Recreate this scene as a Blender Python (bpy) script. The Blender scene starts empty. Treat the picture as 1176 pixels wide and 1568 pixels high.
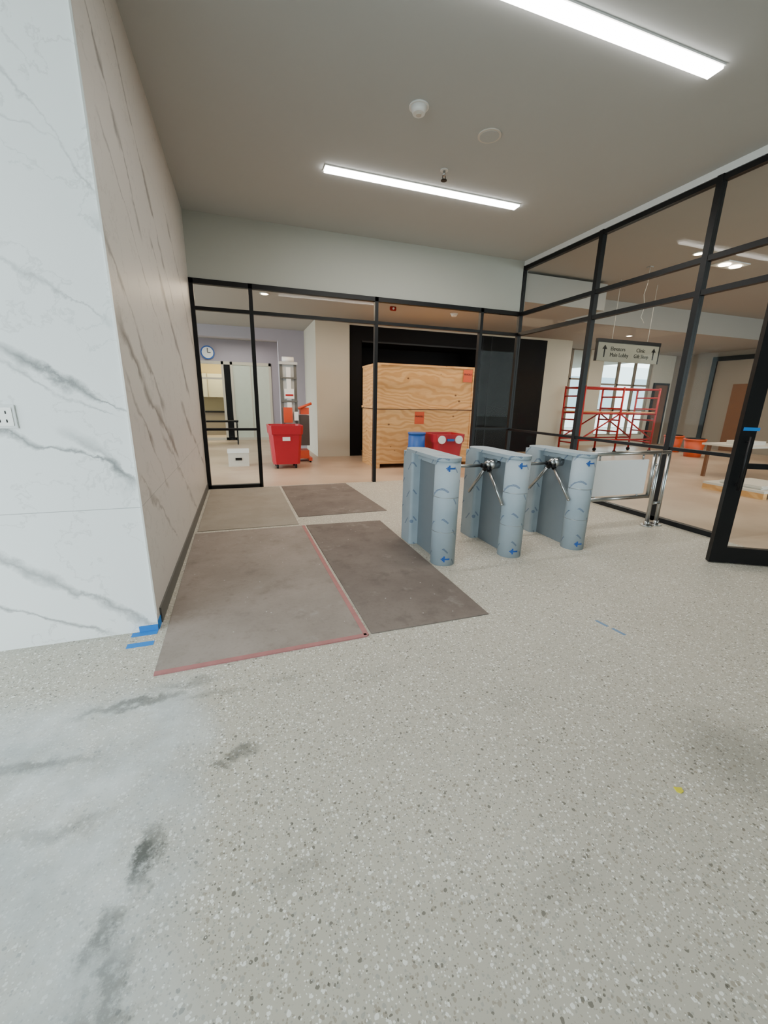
import bpy, bmesh, math, random
from mathutils import Vector, Matrix
random.seed(3)
S=bpy.context.scene
# ---------------------------------------------------------------- node helpers
class NT:
    def __init__(s,name):
        s.m=bpy.data.materials.new(name); s.m.use_nodes=True
        s.t=s.m.node_tree; s.n=s.t.nodes; s.b=s.n['Principled BSDF']; s.out=s.n['Material Output']
    def new(s,ty,**k):
        x=s.n.new(ty)
        for a,v in k.items(): setattr(x,a,v)
        return x
    def link(s,a,b): s.t.links.new(a,b)
    def put(s,sock,v):
        if isinstance(v,(int,float)): sock.default_value=v
        elif isinstance(v,(tuple,list)):
            if len(v)==3 and sock.type=='RGBA': v=(*v,1)
            sock.default_value=v
        else: s.link(v,sock)
    def math(s,op,a,b=0.0,c=0.0,clamp=False):
        x=s.new('ShaderNodeMath',operation=op,use_clamp=clamp)
        s.put(x.inputs[0],a); s.put(x.inputs[1],b); s.put(x.inputs[2],c); return x.outputs[0]
    def vmath(s,op,a,b=(0,0,0)):
        x=s.new('ShaderNodeVectorMath',operation=op)
        s.put(x.inputs[0],a); s.put(x.inputs[1],b)
        return x.outputs['Value'] if op in('DOT_PRODUCT','LENGTH','DISTANCE') else x.outputs[0]
    def mix(s,f,a,b,mode='MIX'):
        x=s.new('ShaderNodeMix',data_type='RGBA',blend_type=mode)
        s.put(x.inputs[0],f); s.put(x.inputs[6],a); s.put(x.inputs[7],b); return x.outputs[2]
    def pos(s):
        return s.new('ShaderNodeNewGeometry').outputs['Position']
    def obj(s): return s.new('ShaderNodeTexCoord').outputs['Object']
    def noise(s,v,scale,detail=3,rough=.5,dist=0,col=False):
        x=s.new('ShaderNodeTexNoise'); s.put(x.inputs['Vector'],v)
        x.inputs['Scale'].default_value=scale; x.inputs['Detail'].default_value=detail
        x.inputs['Roughness'].default_value=rough; x.inputs['Distortion'].default_value=dist
        return x.outputs['Color' if col else 'Fac']
    def voro(s,v,scale,feat='F1'):
        x=s.new('ShaderNodeTexVoronoi',feature=feat); s.put(x.inputs['Vector'],v); x.inputs['Scale'].default_value=scale
        return x.outputs
    def rng(s,v,a,b,c=0.,d=1.):
        x=s.new('ShaderNodeMapRange',interpolation_type='SMOOTHSTEP'); s.put(x.inputs[0],v)
        for i,q in enumerate((a,b,c,d)): s.put(x.inputs[1+i],q)
        return x.outputs[0]
    def scl(s,v,k):
        x=s.new('ShaderNodeMapping'); s.put(x.inputs[0],v); x.inputs['Scale'].default_value=k; return x.outputs[0]
def lin(r,g,b):
    f=lambda c:((c/255+.055)/1.055)**2.4 if c>10 else c/255/12.92
    return (f(r),f(g),f(b))
def plain(name,rgb,rough=.5,metal=0,var=.06,scale=8,emis=0,spec=.5):
    N=NT(name); c=lin(*rgb); n=N.noise(N.pos(),scale,4)
    lo=tuple(x*(1-var) for x in c); hi=tuple(min(1,x*(1+var)) for x in c)
    col=N.mix(n,lo,hi); N.link(col,N.b.inputs['Base Color'])
    N.b.inputs['Roughness'].default_value=rough; N.b.inputs['Metallic'].default_value=metal
    N.b.inputs['Specular IOR Level'].default_value=spec
    if emis: N.link(col,N.b.inputs['Emission Color']); N.b.inputs['Emission Strength'].default_value=emis
    return N.m
def emit(name,rgb,st):
    N=NT(name); N.b.inputs['Base Color'].default_value=(*rgb,1)
    N.b.inputs['Emission Color'].default_value=(*rgb,1); N.b.inputs['Emission Strength'].default_value=st; return N.m
def glass(name,tint=(.95,.97,.96),refl=.22):
    N=NT(name); N.n.remove(N.b)
    tr=N.new('ShaderNodeBsdfTransparent'); tr.inputs[0].default_value=(*tint,1)
    gl=N.new('ShaderNodeBsdfGlossy'); gl.inputs['Roughness'].default_value=.02
    lw=N.new('ShaderNodeLayerWeight'); lw.inputs[0].default_value=.35
    fac=N.math('MULTIPLY_ADD',N.math('POWER',lw.outputs['Facing'],4.),refl,.004)
    mx=N.new('ShaderNodeMixShader'); N.link(fac,mx.inputs[0]); N.link(tr.outputs[0],mx.inputs[1]); N.link(gl.outputs[0],mx.inputs[2])
    N.link(mx.outputs[0],N.out.inputs[0]); return N.m
# ---------------------------------------------------------------- materials
def terrazzo():
    N=NT('terrazzo'); p=N.pos()
    big=N.noise(p,.8,4)
    col=N.mix(big,lin(174,168,154),lin(192,187,173))
    sx=N.new('ShaderNodeSeparateXYZ'); N.link(p,sx.inputs[0])
    def chips(scale,off,col,amt=1.):
        pv=N.vmath('ADD',p,off)
        pv=N.vmath('ADD',pv,N.scl(N.noise(p,scale*1.3,1,col=True),(.6/scale,.6/scale,0)))
        o=N.voro(pv,scale)
        sc=N.new('ShaderNodeSeparateColor'); N.link(o['Color'],sc.inputs[0])
        rad=N.math('MULTIPLY_ADD',sc.outputs[1],.34,.12)
        m=N.math('LESS_THAN',o['Distance'],rad)
        r=sc.outputs[0]
        w=N.math('MULTIPLY',m,N.math('GREATER_THAN',r,.68))
        d=N.math('MULTIPLY',m,N.math('LESS_THAN',r,.1))
        t=N.math('MULTIPLY',m,N.math('LESS_THAN',N.math('ABSOLUTE',N.math('SUBTRACT',r,.24)),.13))
        g=N.math('MULTIPLY',m,N.math('LESS_THAN',N.math('ABSOLUTE',N.math('SUBTRACT',r,.5)),.13))
        col=N.mix(N.math('MULTIPLY',w,.82*amt),col,lin(236,235,228))
        col=N.mix(N.math('MULTIPLY',d,.75*amt),col,lin(82,78,70))
        col=N.mix(N.math('MULTIPLY',t,.6*amt),col,lin(138,127,110))
        return N.mix(N.math('MULTIPLY',g,.6*amt),col,lin(150,149,142))
    col=chips(66,(0,0,0),col); col=chips(124,(3.1,7.7,.003),col,.95)
    wob=N.noise(p,2.2,4)
    edge=N.math('ADD',sx.outputs[0],N.math('MULTIPLY',N.math('SUBTRACT',wob,.5),.5))
    mx=N.rng(edge,.46,.16); my=N.rng(N.math('ADD',sx.outputs[1],N.math('MULTIPLY',wob,.3)),2.45,2.1)
    dust_daylight=N.math('MULTIPLY',mx,my)  # dust film plus bluish daylight, both mixed into the floor colour
    dust_light_col=N.mix(N.rng(N.noise(p,2.5,6,.62),.3,.7),lin(170,176,177),lin(214,219,219))
    col=N.mix(N.math('MULTIPLY',dust_daylight,N.rng(N.noise(p,3,5,.65),.3,.62,.4,.82)),col,dust_light_col)
    dn=N.noise(p,6,7,.72,col=True)
    dd=N.vmath('ADD',p,N.scl(N.vmath('SUBTRACT',dn,(.5,.5,.5)),(.3,.3,0)))
    def blot(x,y,rx,ry,amt,col):
        q=N.scl(N.vmath('SUBTRACT',dd,(x,y,0)),(1,1,0))
        q=N.vmath('MULTIPLY',q,(1/rx,1/ry,0))
        l=N.vmath('LENGTH',q); return N.mix(N.math('MULTIPLY',N.rng(l,1.2,.1),amt),col,lin(70,70,66))
    for b in [(.53,1.57,.08,.05,.65),(.45,1.52,.05,.035,.6),(.2,1.22,.04,.14,.9),(.02,2.04,.3,.04,.65),(.14,1.0,.045,.1,.65),(-.3,1.75,.3,.05,.5),(.13,.72,.05,.18,.65),(.25,2.12,.2,.04,.4),(2.6,.9,.3,.3,.35),(.2,.86,.04,.14,.55),(.38,1.98,.25,.04,.3),(-.1,1.4,.2,.04,.35),(.7,1.0,.15,.05,.22),(.75,2.0,.1,.05,.25),(1.2,1.9,.2,.08,.15),(1.5,.7,.2,.1,.15),(1.9,1.5,.2,.1,.12)]:
        col=blot(*b,col)
    N.link(col,N.b.inputs['Base Color'])
    N.put(N.b.inputs['Roughness'],N.math('MULTIPLY_ADD',N.noise(p,4,4),.2,.4))
    N.b.inputs['Specular IOR Level'].default_value=.3
    return N.m
def marble():
    N=NT('marble'); p=N.pos()
    sx=N.new('ShaderNodeSeparateXYZ'); N.link(p,sx.inputs[0])
    X,Y,Z=sx.outputs
    u=N.math('ADD',N.math('ADD',X,Y),-2.76)   # wraps around the corner
    cb=N.new('ShaderNodeCombineXYZ'); N.link(u,cb.inputs[0]); N.link(Z,cb.inputs[1]); P=cb.outputs[0]
    nz=N.vmath('SUBTRACT',N.noise(P,2.0,7,.62,col=True),(.5,.5,.5))
    Pd=N.vmath('ADD',P,N.scl(nz,(.34,.34,0)))
    col=N.mix(N.noise(P,1.2,5),lin(240,243,242),lin(252,252,250))
    side_shade=N.rng(u,-.001,.001); col=N.mix(side_shade,col,lin(204,200,194))  # side face toned darker: its shade is put into the slab colour
    grey=N.mix(side_shade,lin(116,118,118),lin(108,104,99))
    wn=N.noise(P,4,4)
    patch=N.noise(P,3.1,4,.6)
    def vein(a,b,w,amt,col,c=grey):
        dx,dz=b[0]-a[0],b[1]-a[1]; L=math.hypot(dx,dz); dx/=L;dz/=L
        q=N.vmath('SUBTRACT',Pd,(a[0],a[1],0))
        s_=N.vmath('DOT_PRODUCT',q,(dx,dz,0)); t_=N.math('ABSOLUTE',N.vmath('DOT_PRODUCT',q,(-dz,dx,0)))
        ww=N.math('MULTIPLY_ADD',N.rng(wn,.3,.7),w*1.5,w*.12)
        m=N.math('SUBTRACT',1.0,N.math('DIVIDE',t_,ww),clamp=True)
        core=N.math('SUBTRACT',1.0,N.math('DIVIDE',t_,.007),clamp=True)
        m=N.math('MAXIMUM',N.math('MULTIPLY',m,.85),N.math('MULTIPLY',core,.9))
        e=N.math('MULTIPLY',N.rng(s_,-.12,.08),N.rng(s_,L+.12,L-.08))
        m=N.math('MULTIPLY',N.math('MULTIPLY',m,e),N.rng(patch,.3,.5,.35,1))
        return N.mix(N.math('MULTIPLY',m,amt),col,c)
    V=[((-.95,2.0),(-.02,1.44),.045,1),((-.95,1.9),(-.1,1.42),.015,.6),((-.75,1.42),(-.02,1.0),.04,.95),((-.3,1.28),(-.05,.98),.05,.55),
       ((-.8,.62),(-.02,.06),.03,.75),((-.9,.36),(-.3,.05),.02,.85),((-.6,2.25),(-.02,1.85),.015,.5),((-.5,3.2),(.0,2.45),.015,.45),((-.9,2.9),(-.2,2.7),.012,.35),
       ((.1,1.85),(1.7,.9),.08,1),((.05,2.3),(1.2,1.4),.05,.9),((.2,3.5),(1.1,2.7),.05,1),((.6,3.9),(2.6,2.4),.045,.9),((1.5,2.75),(3.2,1.5),.07,1),((2.4,1.4),(4.2,.5),.06,.9),
       ((.4,1.3),(.6,1.2),.04,1),((.1,1.0),(1.1,.3),.03,.7),((2.6,3.4),(4.4,2.2),.06,.9),((1.0,1.2),(2.8,.1),.04,.7),((.3,2.9),(1.6,2.0),.02,.7),((.1,1.6),(1.0,.8),.02,.7)]
    for a,b,w,m in V: col=vein(a,b,w,m,col)
    r=N.noise(Pd,1.3,6,.6); ridge=N.math('ABSOLUTE',N.math('SUBTRACT',r,.5))
    col=N.mix(N.math('MULTIPLY',N.rng(ridge,.009,.0),.2),col,lin(130,130,126))
    j=N.math('LESS_THAN',N.math('ABSOLUTE',N.math('SUBTRACT',Z,.84)),.002)
    col=N.mix(N.math('MULTIPLY',j,.6),col,lin(110,112,112))
    N.link(col,N.b.inputs['Base Color']); N.b.inputs['Roughness'].default_value=.42; N.b.inputs['Specular IOR Level'].default_value=.3
    return N.m
def ply():
    N=NT('plywood'); p=N.pos()
    d=N.vmath('ADD',p,N.scl(N.noise(N.scl(p,(.6,.6,1.2)),1.3,3,col=True),(1,1,.9)))
    w=N.new('ShaderNodeTexWave',wave_type='BANDS',bands_direction='Z',wave_profile='SIN'); N.link(N.scl(d,(.3,.3,1)),w.inputs[0])
    w.inputs['Scale'].default_value=3.0; w.inputs['Distortion'].default_value=5; w.inputs['Detail'].default_value=4; w.inputs['Detail Scale'].default_value=.9
    col=N.mix(N.rng(w.outputs['Fac'],.1,.95),lin(222,174,116),lin(204,152,92))
    g=N.noise(N.scl(p,(2,2,45)),3,5); col=N.mix(N.math('MULTIPLY',N.rng(g,.4,.7),.35),col,lin(180,126,74))
    o=N.voro(N.scl(p,(1,1,1.4)),2.6); k=N.rng(o['Distance'],.10,.06); col=N.mix(N.math('MULTIPLY',k,.85),col,lin(90,52,26))
    N.link(col,N.b.inputs['Base Color']); N.b.inputs['Roughness'].default_value=.75; return N.m
def film():
    N=NT('blue_film_steel'); p=N.obj()
    sx=N.new('ShaderNodeSeparateXYZ'); N.link(p,sx.inputs[0])
    s_=N.math('ADD',N.math('ADD',sx.outputs[0],N.math('MULTIPLY',sx.outputs[1],.9)),N.math('MULTIPLY',sx.outputs[2],.8))
    t_=N.math('SUBTRACT',N.math('MULTIPLY',sx.outputs[2],1.2),sx.outputs[0])
    fr=N.math('FRACT',N.math('MULTIPLY',s_,4.5))
    line=N.math('LESS_THAN',N.math('ABSOLUTE',N.math('SUBTRACT',fr,.5)),.04)
    brk=N.math('LESS_THAN',N.math('FRACT',N.math('ADD',N.math('MULTIPLY',t_,4.5),N.math('MULTIPLY',N.math('FLOOR',N.math('MULTIPLY',s_,4.5)),.37))),.45)
    ltr=N.math('GREATER_THAN',N.math('FRACT',N.math('MULTIPLY',t_,80.0)),.3)
    m=N.math('MULTIPLY',N.math('MULTIPLY',line,brk),ltr)
    n=N.noise(p,5,4)
    col=N.mix(n,lin(140,155,165),lin(168,181,189))
    col=N.mix(N.math('MULTIPLY',m,.8),col,lin(48,74,110))
    o=N.voro(p,5.0); dots=N.math('LESS_THAN',o['Distance'],.1)
    col=N.mix(N.math('MULTIPLY',dots,.6),col,lin(62,88,124))
    N.link(col,N.b.inputs['Base Color']); N.b.inputs['Roughness'].default_value=.6; N.b.inputs['Specular IOR Level'].default_value=.3
    return N.m
def board(name,a,b,dirt,amt=1.):
    N=NT(name); p=N.pos()
    col=N.mix(N.rng(N.noise(p,1.6,5,.6),.3,.7),lin(*a),lin(*b))
    col=N.mix(N.math('MULTIPLY',N.rng(N.noise(p,4,6,.7),.5,.72),.45*amt),col,lin(*dirt))
    col=N.mix(N.math('MULTIPLY',N.rng(N.noise(p,40,4,.7),.5,.7),.2*amt),col,lin(*dirt))
    col=N.mix(N.math('MULTIPLY',N.rng(N.noise(p,2.7,6,.75),.56,.7),.22*amt),col,lin(184,177,170))
    sp=N.voro(p,9)['Distance']; col=N.mix(N.math('MULTIPLY',N.math('LESS_THAN',sp,.05),.6*amt),col,lin(215,212,206))
    N.link(col,N.b.inputs['Base Color']); N.b.inputs['Roughness'].default_value=.9; N.b.inputs['Specular IOR Level'].default_value=.12; return N.m
def lobbyfloor():
    N=NT('warm_lit_lobby_floor'); p=N.pos()
    col=N.mix(N.rng(N.noise(p,.7,4),.35,.65),lin(176,150,126),lin(196,172,148))  # tan tint holds painted warm light as well as protective paper
    o=N.voro(p,40); col=N.mix(N.math('MULTIPLY',N.math('LESS_THAN',o['Distance'],.25),.25),col,lin(150,140,126))
    N.link(col,N.b.inputs['Base Color']); N.b.inputs['Roughness'].default_value=.4; return N.m
TER=terrazzo(); MAR=marble(); PLY=ply(); FILM=film(); LOB=lobbyfloor()
CEIL=plain('ceiling_paint',(178,181,180),.9,var=.02,scale=2)
WALLP=plain('wall_paint',(174,176,168),.85,var=.02,scale=2)
CREAM=plain('cream_paint',(196,188,170),.85,var=.03,scale=2)
LCEIL=plain('lobby_ceiling_paint',(166,162,156),.9,var=.02,scale=2)
LAV=plain('lavender_paint',(166,158,166),.85,var=.03,scale=2)
TAUPE=plain('taupe_paint',(140,128,114),.85,var=.04,scale=2)
BLK=plain('black_steel',(16,17,19),.45,.1,.1,spec=.3)
BLKP=plain('black_panel',(9,9,11),.7,0,.1,spec=.2)
GLS=glass('clear_glass')
CHR=plain('brushed_steel',(176,178,178),.28,1,.05)
STEELSH=plain('shaded_steel_recess',(118,128,135),.5,.15)  # darker tone for the turnstile recess, shadow put into the colour
RED=plain('red_plastic',(170,20,38),.4,0,.06)
BLUEP=plain('blue_plastic',(30,84,160),.45)
BLUT=plain('blue_masking_tape',(24,120,200),.7)
WHT=plain('white_plastic',(226,228,226),.4,var=.02)
CARD=plain('white_cardboard',(204,198,188),.7)
ORG=plain('orange_plastic',(206,78,28),.5)
REDS=plain('red_steel',(170,28,28),.4,.2)
GREYB=plain('grey_base',(92,92,88),.5)
ALU=plain('aluminium_trim',(212,210,204),.35,.4)
YEL=plain('yellow_leaf_skin',(206,196,40),.6)
WOODD=plain('dark_wood',(112,72,44),.6,var=.2)
PINK=plain('red_tape',(164,108,106),.7,var=.25,scale=12)
LITE=emit('led_diffuser',(1,.97,.92),18)
LITW=emit('warm_lamp',(1,.85,.65),18)
FROST=plain('frosted_glass',(190,196,180),.3,var=.05,emis=.12)  # pane given a faint glow of its own, as if lit from behind
FCADE=plain('pale_facade',(236,242,244),.8)
FGL=plain('facade_glass',(150,170,182),.2)
SIGN=plain('sign_face',(122,122,110),.5)
MATA=board('hardboard_pale',(155,144,136),(139,129,121),(112,102,95))
MATC=board('hardboard_grey',(160,152,141),(149,141,130),(134,126,115),.5)
MATB=board('hardboard_dark',(127,117,110),(112,102,96),(87,79,74))
# ---------------------------------------------------------------- mesh builder
class B:
    def __init__(s,name,loc=(0,0,0)):
        s.name=name; s.loc=Vector(loc); s.bm=bmesh.new(); s.mats=[]
        s.L=s.bm.faces.layers.int.new('built')
    def mi(s,m):
        if m not in s.mats: s.mats.append(m)
        return s.mats.index(m)
    def _tag(s,m,smooth=False):
        i=s.mi(m); L=s.bm.faces.layers.int.get('built') or s.bm.faces.layers.int.new('built')
        for f in s.bm.faces:
            if f[L]==0:
                f[L]=1; f.material_index=i; f.smooth=smooth and len(f.verts)<=4
    def box(s,x0,x1,y0,y1,z0,z1,m,rot=None,bev=0):
        M=Matrix.Translation(((x0+x1)/2,(y0+y1)/2,(z0+z1)/2))
        if rot: M=rot@M
        if bev:
            t=bmesh.new(); bmesh.ops.create_cube(t,size=1)
            bmesh.ops.scale(t,vec=(x1-x0,y1-y0,z1-z0),verts=t.verts)
            bmesh.ops.bevel(t,geom=t.edges[:],offset=bev,segments=2,affect='EDGES')
            bmesh.ops.transform(t,matrix=M,verts=t.verts[:])
            me=bpy.data.meshes.new('t'); t.to_mesh(me); t.free()
            s.bm.from_mesh(me); bpy.data.meshes.remove(me)
        else:
            bmesh.ops.create_cube(s.bm,size=1,matrix=M@Matrix.Diagonal((x1-x0,y1-y0,z1-z0,1)))
        s._tag(m); return s
    def cyl(s,a,b,r,m,r2=None,seg=24,smooth=True):
        a=Vector(a);b=Vector(b);d=b-a
        M=Matrix.Translation((a+b)/2)@d.to_track_quat('Z','Y').to_matrix().to_4x4()
        bmesh.ops.create_cone(s.bm,cap_ends=True,segments=seg,radius1=r,radius2=r if r2 is None else r2,depth=d.length,matrix=M)
        s._tag(m,smooth); return s
    def sph(s,c,r,m,sc=(1,1,1)):
        bmesh.ops.create_uvsphere(s.bm,u_segments=20,v_segments=12,radius=r,matrix=Matrix.Translation(c)@Matrix.Diagonal((*sc,1)))
        s._tag(m,True); return s
    def prism(s,pts,z0,z1,m,M=None):
        lo=[s.bm.verts.new((x,y,z0)) for x,y in pts]; hi=[s.bm.verts.new((x,y,z1)) for x,y in pts]
        s.bm.faces.new(lo[::-1]); s.bm.faces.new(hi); n=len(pts)
        for i in range(n): s.bm.faces.new((lo[i],lo[(i+1)%n],hi[(i+1)%n],hi[i]))
        if M: bmesh.ops.transform(s.bm,matrix=M,verts=lo+hi)
        s._tag(m)
        return s
    def tube(s,pts,r,m,seg=12):
        for a,b in zip(pts,pts[1:]): s.cyl(a,b,r,m,seg=seg)
        for p in pts[1:-1]: s.sph(p,r,m)
        return s
    def text(s,txt,size,M,m,th=.002):
        cu=bpy.data.curves.new('t','FONT'); cu.body=txt; cu.size=size; cu.extrude=th
        o=bpy.data.objects.new('t',cu); S.collection.objects.link(o)
        me=bpy.data.meshes.new_from_object(o); me.transform(M)
        s.bm.from_mesh(me); s._tag(m); bpy.data.objects.remove(o); bpy.data.meshes.remove(me); bpy.data.curves.remove(cu); return s
    def done(s):
        bmesh.ops.recalc_face_normals(s.bm,faces=s.bm.faces)
        me=bpy.data.meshes.new(s.name)
        bmesh.ops.translate(s.bm,vec=-s.loc,verts=s.bm.verts)
        s.bm.to_mesh(me); s.bm.free()
        for m in s.mats: me.materials.append(m)
        o=bpy.data.objects.new(s.name,me); o.location=s.loc; S.collection.objects.link(o); return o
def box(name,*a,**k): return B(name).box(*a,**k).done()
D,W,H,ZC,ZS=7.33,5.86,4.07,3.42,3.97
# ---------------------------------------------------------------- shell
box('floor',-4,W,-4,D,-.1,0,TER)
box('floor_lobby_back',-4,W,D,20,-.1,0,LOB)
box('floor_lobby_side',W,18,-4,20,-.1,0,LOB)
box('ceiling',-4,W+.06,-4,D+.1,H,H+.12,CEIL)
B('wall_left').box(-.3,0,2.76,D+.05,0,H,MAR).box(-4,-.3,2.76,3.0,0,H,MAR).done()
box('wall_back',0,W+.06,D-.02,D+.1,3.2,H,WALLP)
B('baseboard_left').box(0,.012,2.85,D-.06,0,.11,GREYB).done()
box('trim_1',-.004,.006,2.752,2.764,.12,H,ALU)
box('wall_right',W,W+.12,-4,1.98,0,H,WALLP)
box('trim_2',W-.03,W+.06,1.98,D-.02,3.99,H,WHT)
box('front_light_block',-1.6,W,-4.1,-4,0,H,WALLP)  # unseen wall, widened to keep daylight off the left side wall
box('ceiling_lobby_back',-4,W+.06,D+.1,20,ZC,ZC+.12,LCEIL)
B('ceiling_lobby_side').box(W+.06,18,-4,8.6,ZS,ZS+.12,LCEIL).box(W+.06,18,8.6,20,ZC,ZC+.12,LCEIL).box(W+.06,18,8.6,8.7,ZC+.12,ZS+.12,LCEIL).box(W+.06,8.0,D+.1,8.6,ZC,ZC+.5,LCEIL).done()
# ---------------------------------------------------------------- steel & glass partitions
def back():
    b=B('glass_partition_back'); t=.03
    for x in (.03,.87,2.93,5.0): b.box(x-t,x+t,D-.04,D+.04,0,3.2,BLK)
    b.box(0,W,D-.04,D+.04,3.13,3.2,BLK); b.box(0,W,D-.035,D+.035,2.77,2.82,BLK)
    b.box(0,.87,D-.04,D+.04,0,.06,BLK); b.box(0,.87,D-.03,D+.03,.97,1.01,BLK)
    b.box(5.0,W-.03,D-.04,D+.04,0,.06,BLK); b.box(5.0,W-.03,D-.03,D+.03,.97,1.01,BLK)
    for x0,x1,z0,z1 in ((.06,.84,.06,.97),(.06,.84,1.01,2.77),(5.03,W-.04,.06,.97),(5.03,W-.04,1.01,2.77),(.06,.84,2.82,3.13),(.9,2.9,2.82,3.13),(2.96,4.97,2.82,3.13),(5.03,W-.04,2.82,3.13)):
        b.box(x0,x1,D-.004,D+.004,z0,z1,GLS)
    return b.done()
back()
def right():
    b=B('glass_partition_side'); X=W; ys=(D,5.5,3.87,3.03,2.02)
    for y in ys: b.box(X-.04,X+.04,y-.035,y+.035,0,3.99,BLK)
    for z in (3.95,3.16,2.8): b.box(X-.035,X+.035,2.02,D,z-.03,z+.03,BLK)
    b.box(X-.04,X+.04,3.03,D,0,.06,BLK); b.box(X-.03,X+.03,3.03,D,.955,.995,BLK)
    for y1,y0 in zip(ys,ys[1:]):
        for z0,z1 in ((.06,.955),(.995,2.77),(2.83,3.13),(3.19,3.92)):
            if y0<3 and z1<2.8: continue
            b.box(X-.004,X+.004,y0+.035,y1-.035,z0,z1,GLS)
    return b.done()
right()
def door():
    hx,hy=W-.05,2.09; fx,fy=4.97,2.58
    L=math.hypot(fx-hx,fy-hy); a=math.atan2(fy-hy,fx-hx)
    R=Matrix.Translation((hx,hy,0))@Matrix.Rotation(a,4,'Z')
    b=B('door_1')
    b.box(0.02,.09,-.025,.025,.01,2.74,BLK,rot=R); b.box(L-.13,L,-.03,.03,.01,2.74,BLK,rot=R)
    b.box(.09,L-.13,-.025,.025,.01,.17,BLK,rot=R); b.box(.09,L-.13,-.025,.025,2.64,2.74,BLK,rot=R)
    b.box(.09,L-.13,-.02,.02,.95,1.0,BLK,rot=R)
    b.box(.09,L-.13,-.004,.004,.17,.95,GLS,rot=R); b.box(.09,L-.13,-.004,.004,1.0,2.64,GLS,rot=R)
    b.box(L-.15,L-.02,-.034,.034,1.3,1.33,BLUT,rot=R)
    for sg in (-1,1):
        b.cyl(R@Vector((L-.07,sg*.03,.8)),R@Vector((L-.07,sg*.08,.8)),.01,BLK); b.cyl(R@Vector((L-.07,sg*.03,1.2)),R@Vector((L-.07,sg*.08,1.2)),.01,BLK)
        b.cyl(R@Vector((L-.07,sg*.08,.75)),R@Vector((L-.07,sg*.08,1.25)),.014,BLK)
    return b.done()
door()
# ---------------------------------------------------------------- ceiling fixtures
for (x0,x1,y) in ((1.70,4.33,5.49),(1.70,4.35,2.98)):
    b=B('linear_ceiling_light',((x0+x1)/2,y,H))
    b.box(x0,x1,y-.07,y+.07,H-.012,H,WHT); b.box(x0+.01,x1-.01,y-.06,y+.06,H-.03,H-.012,LITE); b.done()
    l=bpy.data.lights.new('linear_lamp','AREA'); l.shape='RECTANGLE'; l.size=x1-x0; l.size_y=.12; l.energy=58; l.color=(1,.95,.87)
    o=bpy.data.objects.new('linear_lamp',l); o.location=((x0+x1)/2,y,H-.05); S.collection.objects.link(o)
B('smoke_detector',(2.32,4.19,H)).cyl((2.32,4.19,H-.012),(2.32,4.19,H),.09,WHT).cyl((2.32,4.19,H-.06),(2.32,4.19,H-.012),.055,WHT,r2=.075).cyl((2.32,4.19,H-.07),(2.32,4.19,H-.06),.025,CARD).done()
B('ceiling_speaker',(3.14,4.32,H)).cyl((3.14,4.32,H-.012),(3.14,4.32,H),.115,CARD,seg=40).cyl((3.14,4.32,H-.016),(3.14,4.32,H-.012),.095,CEIL,seg=40).done()
b=B('fire_sprinkler',(3.01,5.05,H)); b.cyl((3.01,5.05,H-.01),(3.01,5.05,H),.045,WHT).cyl((3.01,5.05,H-.06),(3.01,5.05,H-.01),.014,CHR)
for s_ in (-1,1): b.tube([(3.01+s_*.012,5.05,H-.05),(3.01+s_*.02,5.05,H-.08),(3.01,5.05,H-.1)],.004,BLK,8)
b.cyl((3.01,5.05,H-.108),(3.01,5.05,H-.1),.035,BLK).done()
for x,y,z in ((1.18,8.85,ZC),(6.5,8.4,ZC),(8.0,5.6,ZS),(4.2,13.2,ZC),(11.2,9.6,ZC),(13.5,7.2,ZS),(10.5,3.2,ZS)):
    b=B('recessed_downlight',(x,y,z)); b.cyl((x,y,z-.012),(x,y,z),.09,WHT).cyl((x,y,z-.016),(x,y,z-.012),.065,LITW).done()
b=B('recessed_spotlight_pair',(9.06,5.78,ZS)); b.box(8.78,9.34,5.62,5.94,ZS-.015,ZS,WHT)
for x in (8.92,9.2): b.cyl((x,5.78,ZS-.03),(x,5.78,ZS-.015),.09,LITW)
b.done()
b=B('fire_alarm_strobe',(3.8,8.9,ZC)); b.box(3.73,3.87,8.88,8.92,ZC-.08,ZC,REDS,bev=.01).cyl((3.8,8.86,ZC-.04),(3.8,8.89,ZC-.04),.02,WHT).done()
b=B('smoke_detector',(5.3,9.0,ZC)); b.cyl((5.3,9,ZC-.012),(5.3,9,ZC),.09,WHT).cyl((5.3,9,ZC-.06),(5.3,9,ZC-.012),.055,WHT,r2=.075).done()
b=B('pendant_cable',(7.9,6.4,ZS)); b.box(7.86,7.94,6.36,6.44,ZS-.02,ZS,LCEIL).tube([(7.9,6.4,ZS-.02),(7.92,6.41,3.7),(7.86,6.4,3.5),(7.95,6.42,3.3),(7.88,6.4,3.12),(7.98,6.4,3.02)],.005,CARD,8).done()
# ---------------------------------------------------------------- lobby walls
B('wall_lobby_column').box(2.5,3.38,11.0,14.5,0,ZC,CREAM).done()
b=B('wall_black_portal'); b.box(3.38,3.72,11.05,11.4,0,3.36,BLKP).box(7.3,9.6,11.05,11.4,0,3.36,BLKP).box(3.72,7.3,11.05,11.4,2.98,3.36,BLKP).box(3.38,9.6,11.05,11.4,3.36,ZC,CREAM)
b.box(3.72,7.3,12.3,12.4,0,3.1,BLKP).box(3.5,3.72,11.4,12.4,0,3.1,BLKP).box(7.3,7.5,11.4,12.4,0,3.1,BLKP).box(3.5,7.5,11.4,12.4,2.98,3.1,BLKP)
for x in (7.32,7.62): b.box(x,x+.03,11.03,11.05,0,3.36,BLK)
b.box(3.72,7.3,11.0,11.05,2.96,3.0,BLK).done()
B('wall_lobby_right').box(9.6,10.55,11.05,11.4,0,ZC,CREAM).box(10.45,10.55,11.4,12.5,0,ZC,CREAM).done()
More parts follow.
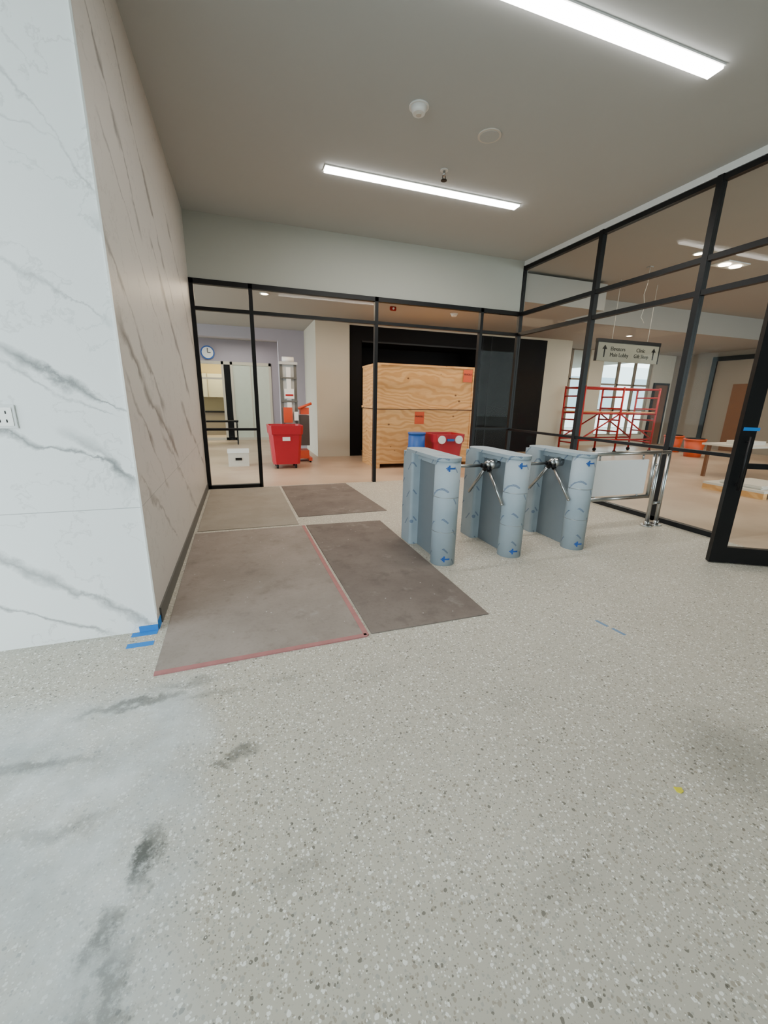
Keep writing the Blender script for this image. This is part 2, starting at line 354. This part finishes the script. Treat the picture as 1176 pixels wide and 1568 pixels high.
b=B('wall_lavender'); b.box(-4,1.75,13,13.3,3.12,ZC,LAV).box(1.75,2.5,13,13.3,0,ZC,LAV).box(-4,-1.2,13,13.3,0,3.12,LAV).done()
b=B('wall_kitchenette'); b.box(-4,3.0,16,16.2,2.7,ZC,LAV).box(1.72,3.0,16,16.2,0,2.7,LAV).box(-4,-.8,16,16.2,0,2.7,LAV).done()
b=B('window_1')
for x in (-.8,.05,.34,1.64): b.box(x,x+.08,15.96,16.04,0,2.7,CREAM)
b.box(-.8,1.72,15.96,16.04,2.6,2.7,CREAM).box(-.8,1.72,15.96,16.04,0,.1,CREAM).box(-.8,.1,15.97,16.03,2.1,2.16,CREAM)
b.box(-.72,.05,15.995,16.005,.1,2.6,GLS).box(.42,1.64,15.99,16.01,.1,2.6,FROST).box(.13,.34,15.96,16.0,0,2.6,BLKP)
b.box(1.0,1.03,15.97,16.03,.1,2.6,CREAM).done()
b=B('kitchen_cabinet',(0,18.5,0)); b.box(-2,1.5,18.4,18.9,1.5,2.4,CREAM).box(-2,1.5,18.3,18.9,0,.9,TAUPE).box(-2,1.5,18.25,18.9,.9,.95,BLKP)
for x in (-1.3,-.6,.1,.8): b.box(x,x+.02,18.38,18.4,1.5,2.4,TAUPE)
b.done()
box('wall_far',-4,3,19,19.2,0,ZC,plain('warm_paint',(200,176,130),.8))
b=B('round_wall_clock',(-.34,15.95,2.96)); b.cyl((-.34,16.0,2.96),(-.34,15.94,2.96),.22,BLUEP,seg=40).cyl((-.34,15.95,2.96),(-.34,15.93,2.96),.18,WHT,seg=40)
b.box(-.35,-.33,15.92,15.93,2.96,3.1,BLK).box(-.34,-.24,15.92,15.93,2.95,2.97,BLK).done()
b=B('desk_table',(-.3,14.8,0)); b.box(-.9,.5,14.4,15.1,.72,.76,BLKP)
for x in (-.85,.45):
    for y in (14.45,15.05): b.box(x-.02,x+.02,y-.02,y+.02,0,.72,BLK)
b.done()
b=B('wall_window_side'); Yw=12.5
b.box(10.55,11.2,Yw,Yw+.2,0,ZC,CREAM).box(12.75,13.4,Yw,Yw+.2,0,ZC,CREAM).box(15.9,18,Yw,Yw+.2,0,ZC,CREAM).box(11.2,12.75,Yw,Yw+.2,0,.38,CREAM).box(13.4,15.9,Yw,Yw+.2,0,.38,CREAM).box(13.4,15.9,Yw,Yw+.2,3.2,ZC,CREAM).done()
def win(name,x0,x1,z0,z1,nx,nz):
    b=B(name)
    for i in range(nx+1):
        x=x0+(x1-x0)*i/nx; b.box(x-.04,x+.04,Yw+.05,Yw+.13,z0,z1,TAUPE)
    for i in range(nz+1):
        z=z0+(z1-z0)*i/nz; b.box(x0,x1,Yw+.05,Yw+.13,z-.03,z+.03,TAUPE)
    b.box(x0,x1,Yw+.085,Yw+.095,z0,z1,GLS); b.done()
win('window_2',11.2,12.75,.38,ZC,2,3); win('window_3',13.4,15.9,.38,3.2,3,3)
X=17.0
box('wall_taupe',X,X+.2,-4,12.5,0,ZS,TAUPE)
b=B('black_door_portal',(16.9,8,0)); b.box(X-.08,X-.01,10.9,11.05,0,3.25,BLK).box(X-.08,X-.01,5.5,11.05,3.1,3.25,BLK).box(X-.05,X-.01,9.2,10.2,0,2.3,WOODD).done()
B('door_2').box(16.1,16.75,Yw-.07,Yw-.01,0,2.3,WOODD).box(16.02,16.1,Yw-.08,Yw-.01,0,2.38,BLK).box(16.75,16.83,Yw-.08,Yw-.01,0,2.38,BLK).box(16.02,16.83,Yw-.08,Yw-.01,2.3,2.38,BLK).cyl((16.2,Yw-.12,1.0),(16.2,Yw-.07,1.0),.03,CHR).done()
box('exterior_ground',-30,50,-30,60,-.4,-.12,plain('paving',(170,172,168),.9))
b=B('exterior_building'); b.box(5,40,24,25,-.1,4.2,FCADE)
for i in range(10):
    b.box(7+i*3,8.6+i*3,23.95,24,1,3.4,FGL)
b.done()
# ---------------------------------------------------------------- turnstiles
def stad(cx,y0,y1,r0,r1,n=14):
    pts=[]
    for i in range(n+1):
        a=math.pi+math.pi*i/n; pts.append((cx+r0*math.cos(a),y0+r0*math.sin(a)))
    for i in range(n+1):
        a=math.pi*i/n; pts.append((cx+r1*math.cos(a),y1+r1*math.sin(a)))
    return pts
def rrect(cx,y0,y1,hw,r,n=6):
    pts=[]
    for (x,y,a0) in ((cx-hw+r,y0+r,math.pi),(cx+hw-r,y0+r,1.5*math.pi),(cx+hw-r,y1-r,0),(cx-hw+r,y1-r,.5*math.pi)):
        for i in range(n+1):
            a=a0+math.pi/2*i/n; pts.append((x+r*math.cos(a),y+r*math.sin(a)))
    return pts
def turnstile(cx,arms):
    yf,yr=3.31,4.0; b=B('tripod_turnstile',(cx,3.67,0)); r=.117
    b.cyl((cx,yf,0),(cx,yf,.99),r,FILM,seg=48)
    b.prism(rrect(cx-.005,3.86,4.12,.118,.03),0,.99,FILM)
    b.box(cx-.03,cx+.03,yf+.05,3.88,.0,.95,STEELSH)
    b.box(cx-.06,cx+.06,yf,3.88,.93,.99,FILM)
    b.prism(stad(cx,yf,yr,.121,.121),.99,1.02,FILM)
    for z in (.33,.66): b.cyl((cx,yf,z-.002),(cx,yf,z+.002),r+.002,CHR,seg=48)
    for z in (.07,.93):
        for k in range(7):
            a=-math.pi/2-.55+k*.1
            c=Vector((cx+(r+.001)*math.cos(a),yf+(r+.001)*math.sin(a),z)); hh=.007 if k>2 else .012*(k+.4)
            R=Matrix.Translation(c)@Matrix.Rotation(a+math.pi/2,4,'Z')
            b.box(-.0075,.0075,-.001,.001,-hh,hh,BLUEP,rot=R)
    if arms:
        h=Vector((cx-.11,3.6,.90))
        b.cyl((cx-.02,3.6,.90),h+Vector((-.03,0,-.02)),.05,CHR); b.sph(h+Vector((-.035,0,-.01)),.042,CHR)
        ax=h+Vector((-.045,0,-.02))
        for d in ((-1,0,.0),(0,.68,-.73),(0,-.68,-.73)):
            d=Vector(d).normalized()
            b.cyl(ax,ax+d*.07,.024,BLK); b.cyl(ax+d*.05,ax+d*.46,.016,CHR); b.sph(ax+d*.46,.016,CHR)
    return b.done()
turnstile(2.37,False); turnstile(3.13,True); turnstile(3.94,True)
# ---------------------------------------------------------------- gate
b=B('swing_gate',(5.4,3.69,0)); y=3.69; r=.024
for x in (5.5,5.66):
    b.cyl((x,y,.0),(x,y,.96),r,CHR); b.cyl((x,y,0),(x,y,.015),.07,CHR); b.cyl((x,y,.015),(x,y,.06),.034,CHR)
b.cyl((4.36,y,.95),(5.66,y,.95),r,CHR); b.cyl((4.36,y,.40),(5.42,y,.40),r,CHR)
b.cyl((5.42,y,.38),(5.42,y,.95),r,CHR); b.cyl((4.36,y,.38),(4.36,y,.97),r,CHR)
for p in ((5.66,y,.95),(4.36,y,.95),(4.36,y,.4),(5.42,y,.4)): b.sph(p,r,CHR)
b.cyl((5.5,y,.3),(5.66,y,.3),r*.8,CHR); b.cyl((5.42,y,.5),(5.5,y,.5),.012,CHR); b.cyl((5.42,y,.8),(5.5,y,.8),.012,CHR)
b.box(4.45,5.33,y-.012,y+.012,.44,.87,WHT,bev=.008)
for x in (4.55,5.23):
    b.cyl((x,y,.87),(x,y,.93),.012,CHR); b.cyl((x,y,.40),(x,y,.44),.012,CHR)
b.done()
# ---------------------------------------------------------------- floor boards & tape
def sheet(name,pts,m,tape=None):
    b=B(name,(pts[0][0],pts[0][1],0)); b.prism(pts,0,.007,m)
    if tape:
        n=len(pts)
        for i in tape:
            a=Vector((*pts[i],0)); c=Vector((*pts[(i+1)%n],0)); d=(c-a); L=d.length; ang=math.atan2(d.y,d.x)
            R=Matrix.Translation(a)@Matrix.Rotation(ang,4,'Z'); b.box(0,L,-.014,.02,.0,.0085,PINK,rot=R)
    return b.done()
sheet('floor_protection_board',[(.06,2.25),(1.305,2.28),(1.27,3.5),(1.245,4.82),(.035,4.82)],MATA,(0,1,2))
sheet('floor_protection_board',[(1.34,2.29),(2.24,2.29),(2.22,4.79),(1.28,4.83)],MATB)
sheet('floor_protection_board',[(1.24,5.22),(2.47,5.24),(2.36,7.28),(1.2,7.26)],MATB)
sheet('floor_protection_board',[(.05,4.9),(1.2,4.9),(1.16,7.25),(.05,7.25)],MATC)
b=B('blue_tape_on_pillar',(-.07,2.7,0)); b.box(-.15,.0,2.70,2.75,0,.002,BLUT).box(-.15,.0,2.57,2.62,0,.002,BLUT).box(-.11,0,2.752,2.757,0,.04,BLUT).box(0.001,.006,2.765,2.84,0,.06,BLUT).done()
b=B('blue_tape_mark',(2.95,1.88,0)); FBT=plain('faded_blue_tape',(110,138,170),.7)
for (x0,y0,x1,y1) in ((2.93,1.99,2.945,1.9),(2.955,1.87,2.97,1.78)):
    b.prism([(x0,y0),(x0+.022,y0),(x1+.022,y1),(x1,y1)],0,.0015,FBT)
b.done()
b=B('yellow_leaf',(2.2,.83,0)); b.prism([(2.18,.83),(2.19,.82),(2.207,.822),(2.215,.838),(2.2,.843),(2.188,.85)],0.0,.004,YEL).done()
b=B('wall_outlet',(-.58,2.75,1.38)); b.box(-.64,-.525,2.752,2.76,1.315,1.44,WHT,bev=.002)
b.box(-.625,-.54,2.749,2.752,1.33,1.425,ALU)
for z in (1.355,1.4):
    for x in (-.6,-.57): b.box(x,x+.005,2.747,2.749,z-.008,z+.008,BLK)
b.done()
# ---------------------------------------------------------------- corridor objects
b=B('plywood_crate',(4.64,9.35,0)); x0,x1,y0,y1=3.43,5.86,8.8,9.9
b.box(x0,x1,y0,y1,.1,1.31,PLY).box(x0+.03,x1-.02,y0+.01,y1-.02,1.31,1.34,WOODD).box(x0,x1,y0-.0,y1,1.34,2.26,PLY)
b.box(x0-.02,x1+.01,y0-.03,y1+.02,1.33,1.38,PLY).box(x0-.01,x1+.01,y0-.02,y1+.01,2.24,2.28,PLY)
for x in (x0,(x0+x1)/2-.05,x1-.1): b.box(x,x+.1,y0,y1,0,.1,PLY)
for x in (x0,x1-.09): b.box(x,x+.09,y0-.02,y0,.1,1.3,PLY); b.box(x,x+.09,y0-.02,y0,1.38,2.24,PLY)
b.box(5.52,5.75,y0-.025,y0-.018,1.95,2.22,ORG).box(4.35,4.58,y0-.008,y0+.001,1.0,1.27,ORG)
b.text('FRAGILE',.055,Matrix.Translation((5.53,y0-.026,2.1))@Matrix.Rotation(math.pi/2,4,'X'),BLK).text('FRAGILE',.055,Matrix.Translation((4.36,y0-.01,1.15))@Matrix.Rotation(math.pi/2,4,'X'),BLK).done()
def bin_(name,cx,cy,w,d,h,m,stickers=False):
    b=B(name,(cx,cy,0)); k=.8
    bm=b.bm
    lv=[(.1,k),(h*.8,.94),(h*.8,1.0),(h,1.03),(h,.95),(.16,k*.93)]
    rings=[]
    for z,s_ in lv:
        c=.06; hw,hd=w/2*s_,d/2*s_
        pts=[(-hw+c,-hd),(hw-c,-hd),(hw,-hd+c),(hw,hd-c),(hw-c,hd),(-hw+c,hd),(-hw,hd-c),(-hw,-hd+c)]
        rings.append([bm.verts.new((cx+x,cy+y,z)) for x,y in pts])
    for a,c in zip(rings,rings[1:]):
        for i in range(8): bm.faces.new((a[i],a[(i+1)%8],c[(i+1)%8],c[i]))
    bm.faces.new(rings[0][::-1]); bm.faces.new(rings[-1]); b._tag(m)
    for sx in (-1,1):
        for sy in (-1,1):
            x=cx+sx*w*.28; y=cy+sy*d*.28; b.cyl((x-.02,y,.05),(x+.02,y,.05),.05,BLK); b.box(x-.025,x+.025,y-.03,y+.03,.08,.11,CHR)
    if stickers:
        for x in (-.2,.2): b.cyl((cx+x,cy-d/2-.03,h-.11),(cx+x,cy-d/2+.05,h-.11),.085,WHT)
    return b
b=bin_('red_waste_cart',1.5,9.45,.72,.72,.94,RED); b.box(1.42,1.58,9.1,9.14,.62,.7,WHT).done()
b=bin_('red_waste_cart',4.76,8.15,.72,.7,.84,RED,True); b.box(4.68,4.84,7.76,7.8,.7,.75,BLUEP).done()
b=B('blue_drum',(4.14,8.15,0)); b.cyl((4.14,8.15,0),(4.14,8.15,.82),.18,BLUEP).cyl((4.14,8.15,.82),(4.14,8.15,.86),.19,BLUEP)
for z in (.28,.56): b.cyl((4.14,8.15,z-.015),(4.14,8.15,z+.015),.188,BLUEP)
b.done()
DM=plain('dark_machine',(70,58,54),.5)
LFT=plain('lift_orange_red',(196,70,34),.5)
MST=plain('mast_grey',(186,188,188),.4,.3)
b=B('material_lift',(1.8,10.3,0)); dy=.2
def lb(x0,x1,y0,y1,z0,z1,m): b.box(x0,x1,y0+dy,y1+dy,z0,z1,m)
for x in (1.52,1.84): lb(x,x+.06,10.0,10.1,.1,2.28,GREYB)
lb(1.56,1.86,10.02,10.1,.3,2.28,MST); lb(1.66,1.76,9.97,10.02,1.2,2.2,WHT)
lb(1.6,1.82,9.93,10.0,1.5,1.72,WHT); lb(1.62,1.8,9.925,9.93,1.56,1.6,REDS); lb(1.5,1.92,9.95,10.1,2.26,2.32,MST)
b.cyl((1.58,10.0+dy,2.37),(1.84,10.0+dy,2.37),.06,WHT)
lb(1.54,1.9,9.96,10.0,1.42,1.46,GREYB); lb(1.54,1.9,9.96,10.0,1.95,1.98,GREYB)
lb(1.5,2.14,9.95,10.4,.08,.28,LFT); lb(1.46,1.53,9.8,10.8,.04,.12,LFT); lb(2.12,2.19,9.8,10.8,.04,.12,LFT); lb(1.5,2.16,10.3,10.4,.04,.14,LFT)
lb(1.96,2.16,9.95,10.2,1.14,1.3,LFT); lb(1.94,2.16,9.95,10.3,.4,1.12,DM); b.cyl((1.9,9.9+dy,1.28),(2.22,9.95+dy,1.4),.03,LFT)
lb(1.56,1.76,9.88,9.98,.95,1.3,LFT); lb(1.8,1.9,9.9,9.96,1.0,1.2,WHT)
for x in (1.49,2.15):
    for y in (9.86+dy,10.75+dy): b.cyl((x-.02,y,.05),(x+.02,y,.05),.05,BLK)
b.done()
b=B('cardboard_box',(.49,9.85,0)); b.box(.27,.71,9.7,10.0,0,.36,CARD).box(.26,.72,9.69,10.01,.3,.37,WHT).box(.42,.56,9.685,9.69,.14,.2,BLK).done()
# ---------------------------------------------------------------- side lobby objects
b=B('hanging_sign',(8.58,7.2,2.6)); b.box(7.72,9.46,7.18,7.22,2.40,2.77,SIGN).box(7.70,9.48,7.17,7.23,2.77,2.84,BLK).box(7.71,7.73,7.17,7.23,2.4,2.77,BLK).box(9.45,9.47,7.17,7.23,2.4,2.77,BLK)
for x in (8.1,9.1): b.cyl((x,7.2,2.83),(x,7.2,ZS),.006,CARD)
RX=Matrix.Rotation(math.pi/2,4,'X')
for x in (7.92,9.3):
    b.box(x-.012,x+.012,7.172,7.18,2.48,2.66,BLK); b.prism([(-.06,0),(.06,0),(0,.08)],0,.008,BLK,M=Matrix.Translation((x,7.18,2.64))@RX)
for i,(t,x) in enumerate((('Elevators',8.08),('Main Lobby',8.08),('Clinic',8.8),('Gift Shop',8.75))):
    b.text(t,.11,Matrix.Translation((x,7.178,2.62-.12*(i%2)))@RX,BLK)
b.done()
def scaffold():
    b=B('red_scaffold',(11.9,10.4,0)); r=.03
    for x in (10.3,11.8,13.3):
        for y in (10.0,10.8):
            b.cyl((x,y,.1),(x,y,2.05),r,REDS,seg=10); b.cyl((x-.02,y,.06),(x+.02,y,.06),.06,BLK)
        for z in (.35,.7,1.05,1.4,1.75,2.0): b.cyl((x,10.0,z),(x,10.8,z),r*.8,REDS,seg=8)
    for y in (10.0,10.8):
        for z in (.45,1.25,2.0): b.cyl((10.3,y,z),(13.3,y,z),r*.9,REDS,seg=8)
        b.cyl((10.3,y,.45),(11.8,y,1.25),r*.8,REDS,seg=8); b.cyl((11.8,y,1.25),(13.3,y,.45),r*.8,REDS,seg=8)
    b.box(10.3,13.3,10.04,10.76,1.28,1.31,PLY); b.done()
scaffold()
for x,y in ((14.6,10.2),(13.9,9.0)):
    b=B('orange_tub',(x,y,0)); b.cyl((x,y,0),(x,y,.5),.22,ORG,r2=.28).cyl((x,y,.5),(x,y,.55),.3,ORG).cyl((x,y,.55),(x,y,.57),.25,BLKP).done()
b=B('work_table',(11.2,6.0,0)); b.box(10.3,11.9,5.5,6.4,.7,.74,CARD)
for x in (10.4,11.8):
    for y in (5.6,6.3): b.box(x-.03,x+.03,y-.03,y+.03,0,.7,WOODD)
b.box(10.6,11.2,5.7,6.1,.74,.82,CARD).done()
b=B('pallet_stack',(9.6,5.2,0)); b.box(8.9,10.1,4.3,5.3,.1,.14,CARD)
for x in (8.9,9.45,10.0): b.box(x,x+.1,4.3,5.3,0,.1,PLY)
b.box(9.0,9.9,4.4,5.1,.14,.2,CARD,bev=.02).done()
# ---------------------------------------------------------------- lights
def area(name,loc,sx,sy,e,col,rot=(0,0,0)):
    l=bpy.data.lights.new(name,'AREA'); l.shape='RECTANGLE'; l.size=sx; l.size_y=sy; l.energy=e; l.color=col
    o=bpy.data.objects.new(name,l); o.location=loc; o.rotation_euler=rot; S.collection.objects.link(o)
warm=(1,.76,.54)
area('lobby_lamp',(1.5,8.7,ZC-.1),2.5,1.2,62,warm); area('lobby_lamp',(5.5,8.6,ZC-.1),4,1.0,100,warm); area('lobby_lamp',(0.5,14.5,ZC-.1),2,1.5,55,(1,.94,.86))
area('kitchen_lamp',(0,17.5,ZC-.1),2,1,140,(1,.85,.5))
area('side_lamp',(9.5,5,ZS-.1),3,3,120,(1,.82,.64)); area('side_lamp',(13,9.5,ZC-.1),4,3,125,(1,.88,.75))
w=bpy.data.worlds.new('sky'); S.world=w; w.use_nodes=True
bg=w.node_tree.nodes['Background']; bg.inputs[0].default_value=(.80,.935,.99,1); bg.inputs[1].default_value=6.5
# ---------------------------------------------------------------- camera
cam=bpy.data.cameras.new('camera'); co=bpy.data.objects.new('camera',cam); S.collection.objects.link(co); S.camera=co
cam.sensor_fit='VERTICAL'; cam.sensor_height=24; cam.sensor_width=18; cam.lens=623.8/1568*24; cam.clip_start=.02
pi_,ya,ro=[math.radians(a) for a in (15.289,19.051,1.187)]
F=Vector((math.sin(ya)*math.cos(pi_),math.cos(ya)*math.cos(pi_),-math.sin(pi_))); Rt=Vector((math.cos(ya),-math.sin(ya),0)); U=Rt.cross(F)
R2=Rt*math.cos(ro)+U*math.sin(ro); U2=-Rt*math.sin(ro)+U*math.cos(ro)
co.matrix_world=Matrix(((R2.x,U2.x,-F.x,.619),(R2.y,U2.y,-F.y,0),(R2.z,U2.z,-F.z,1.5),(0,0,0,1)))
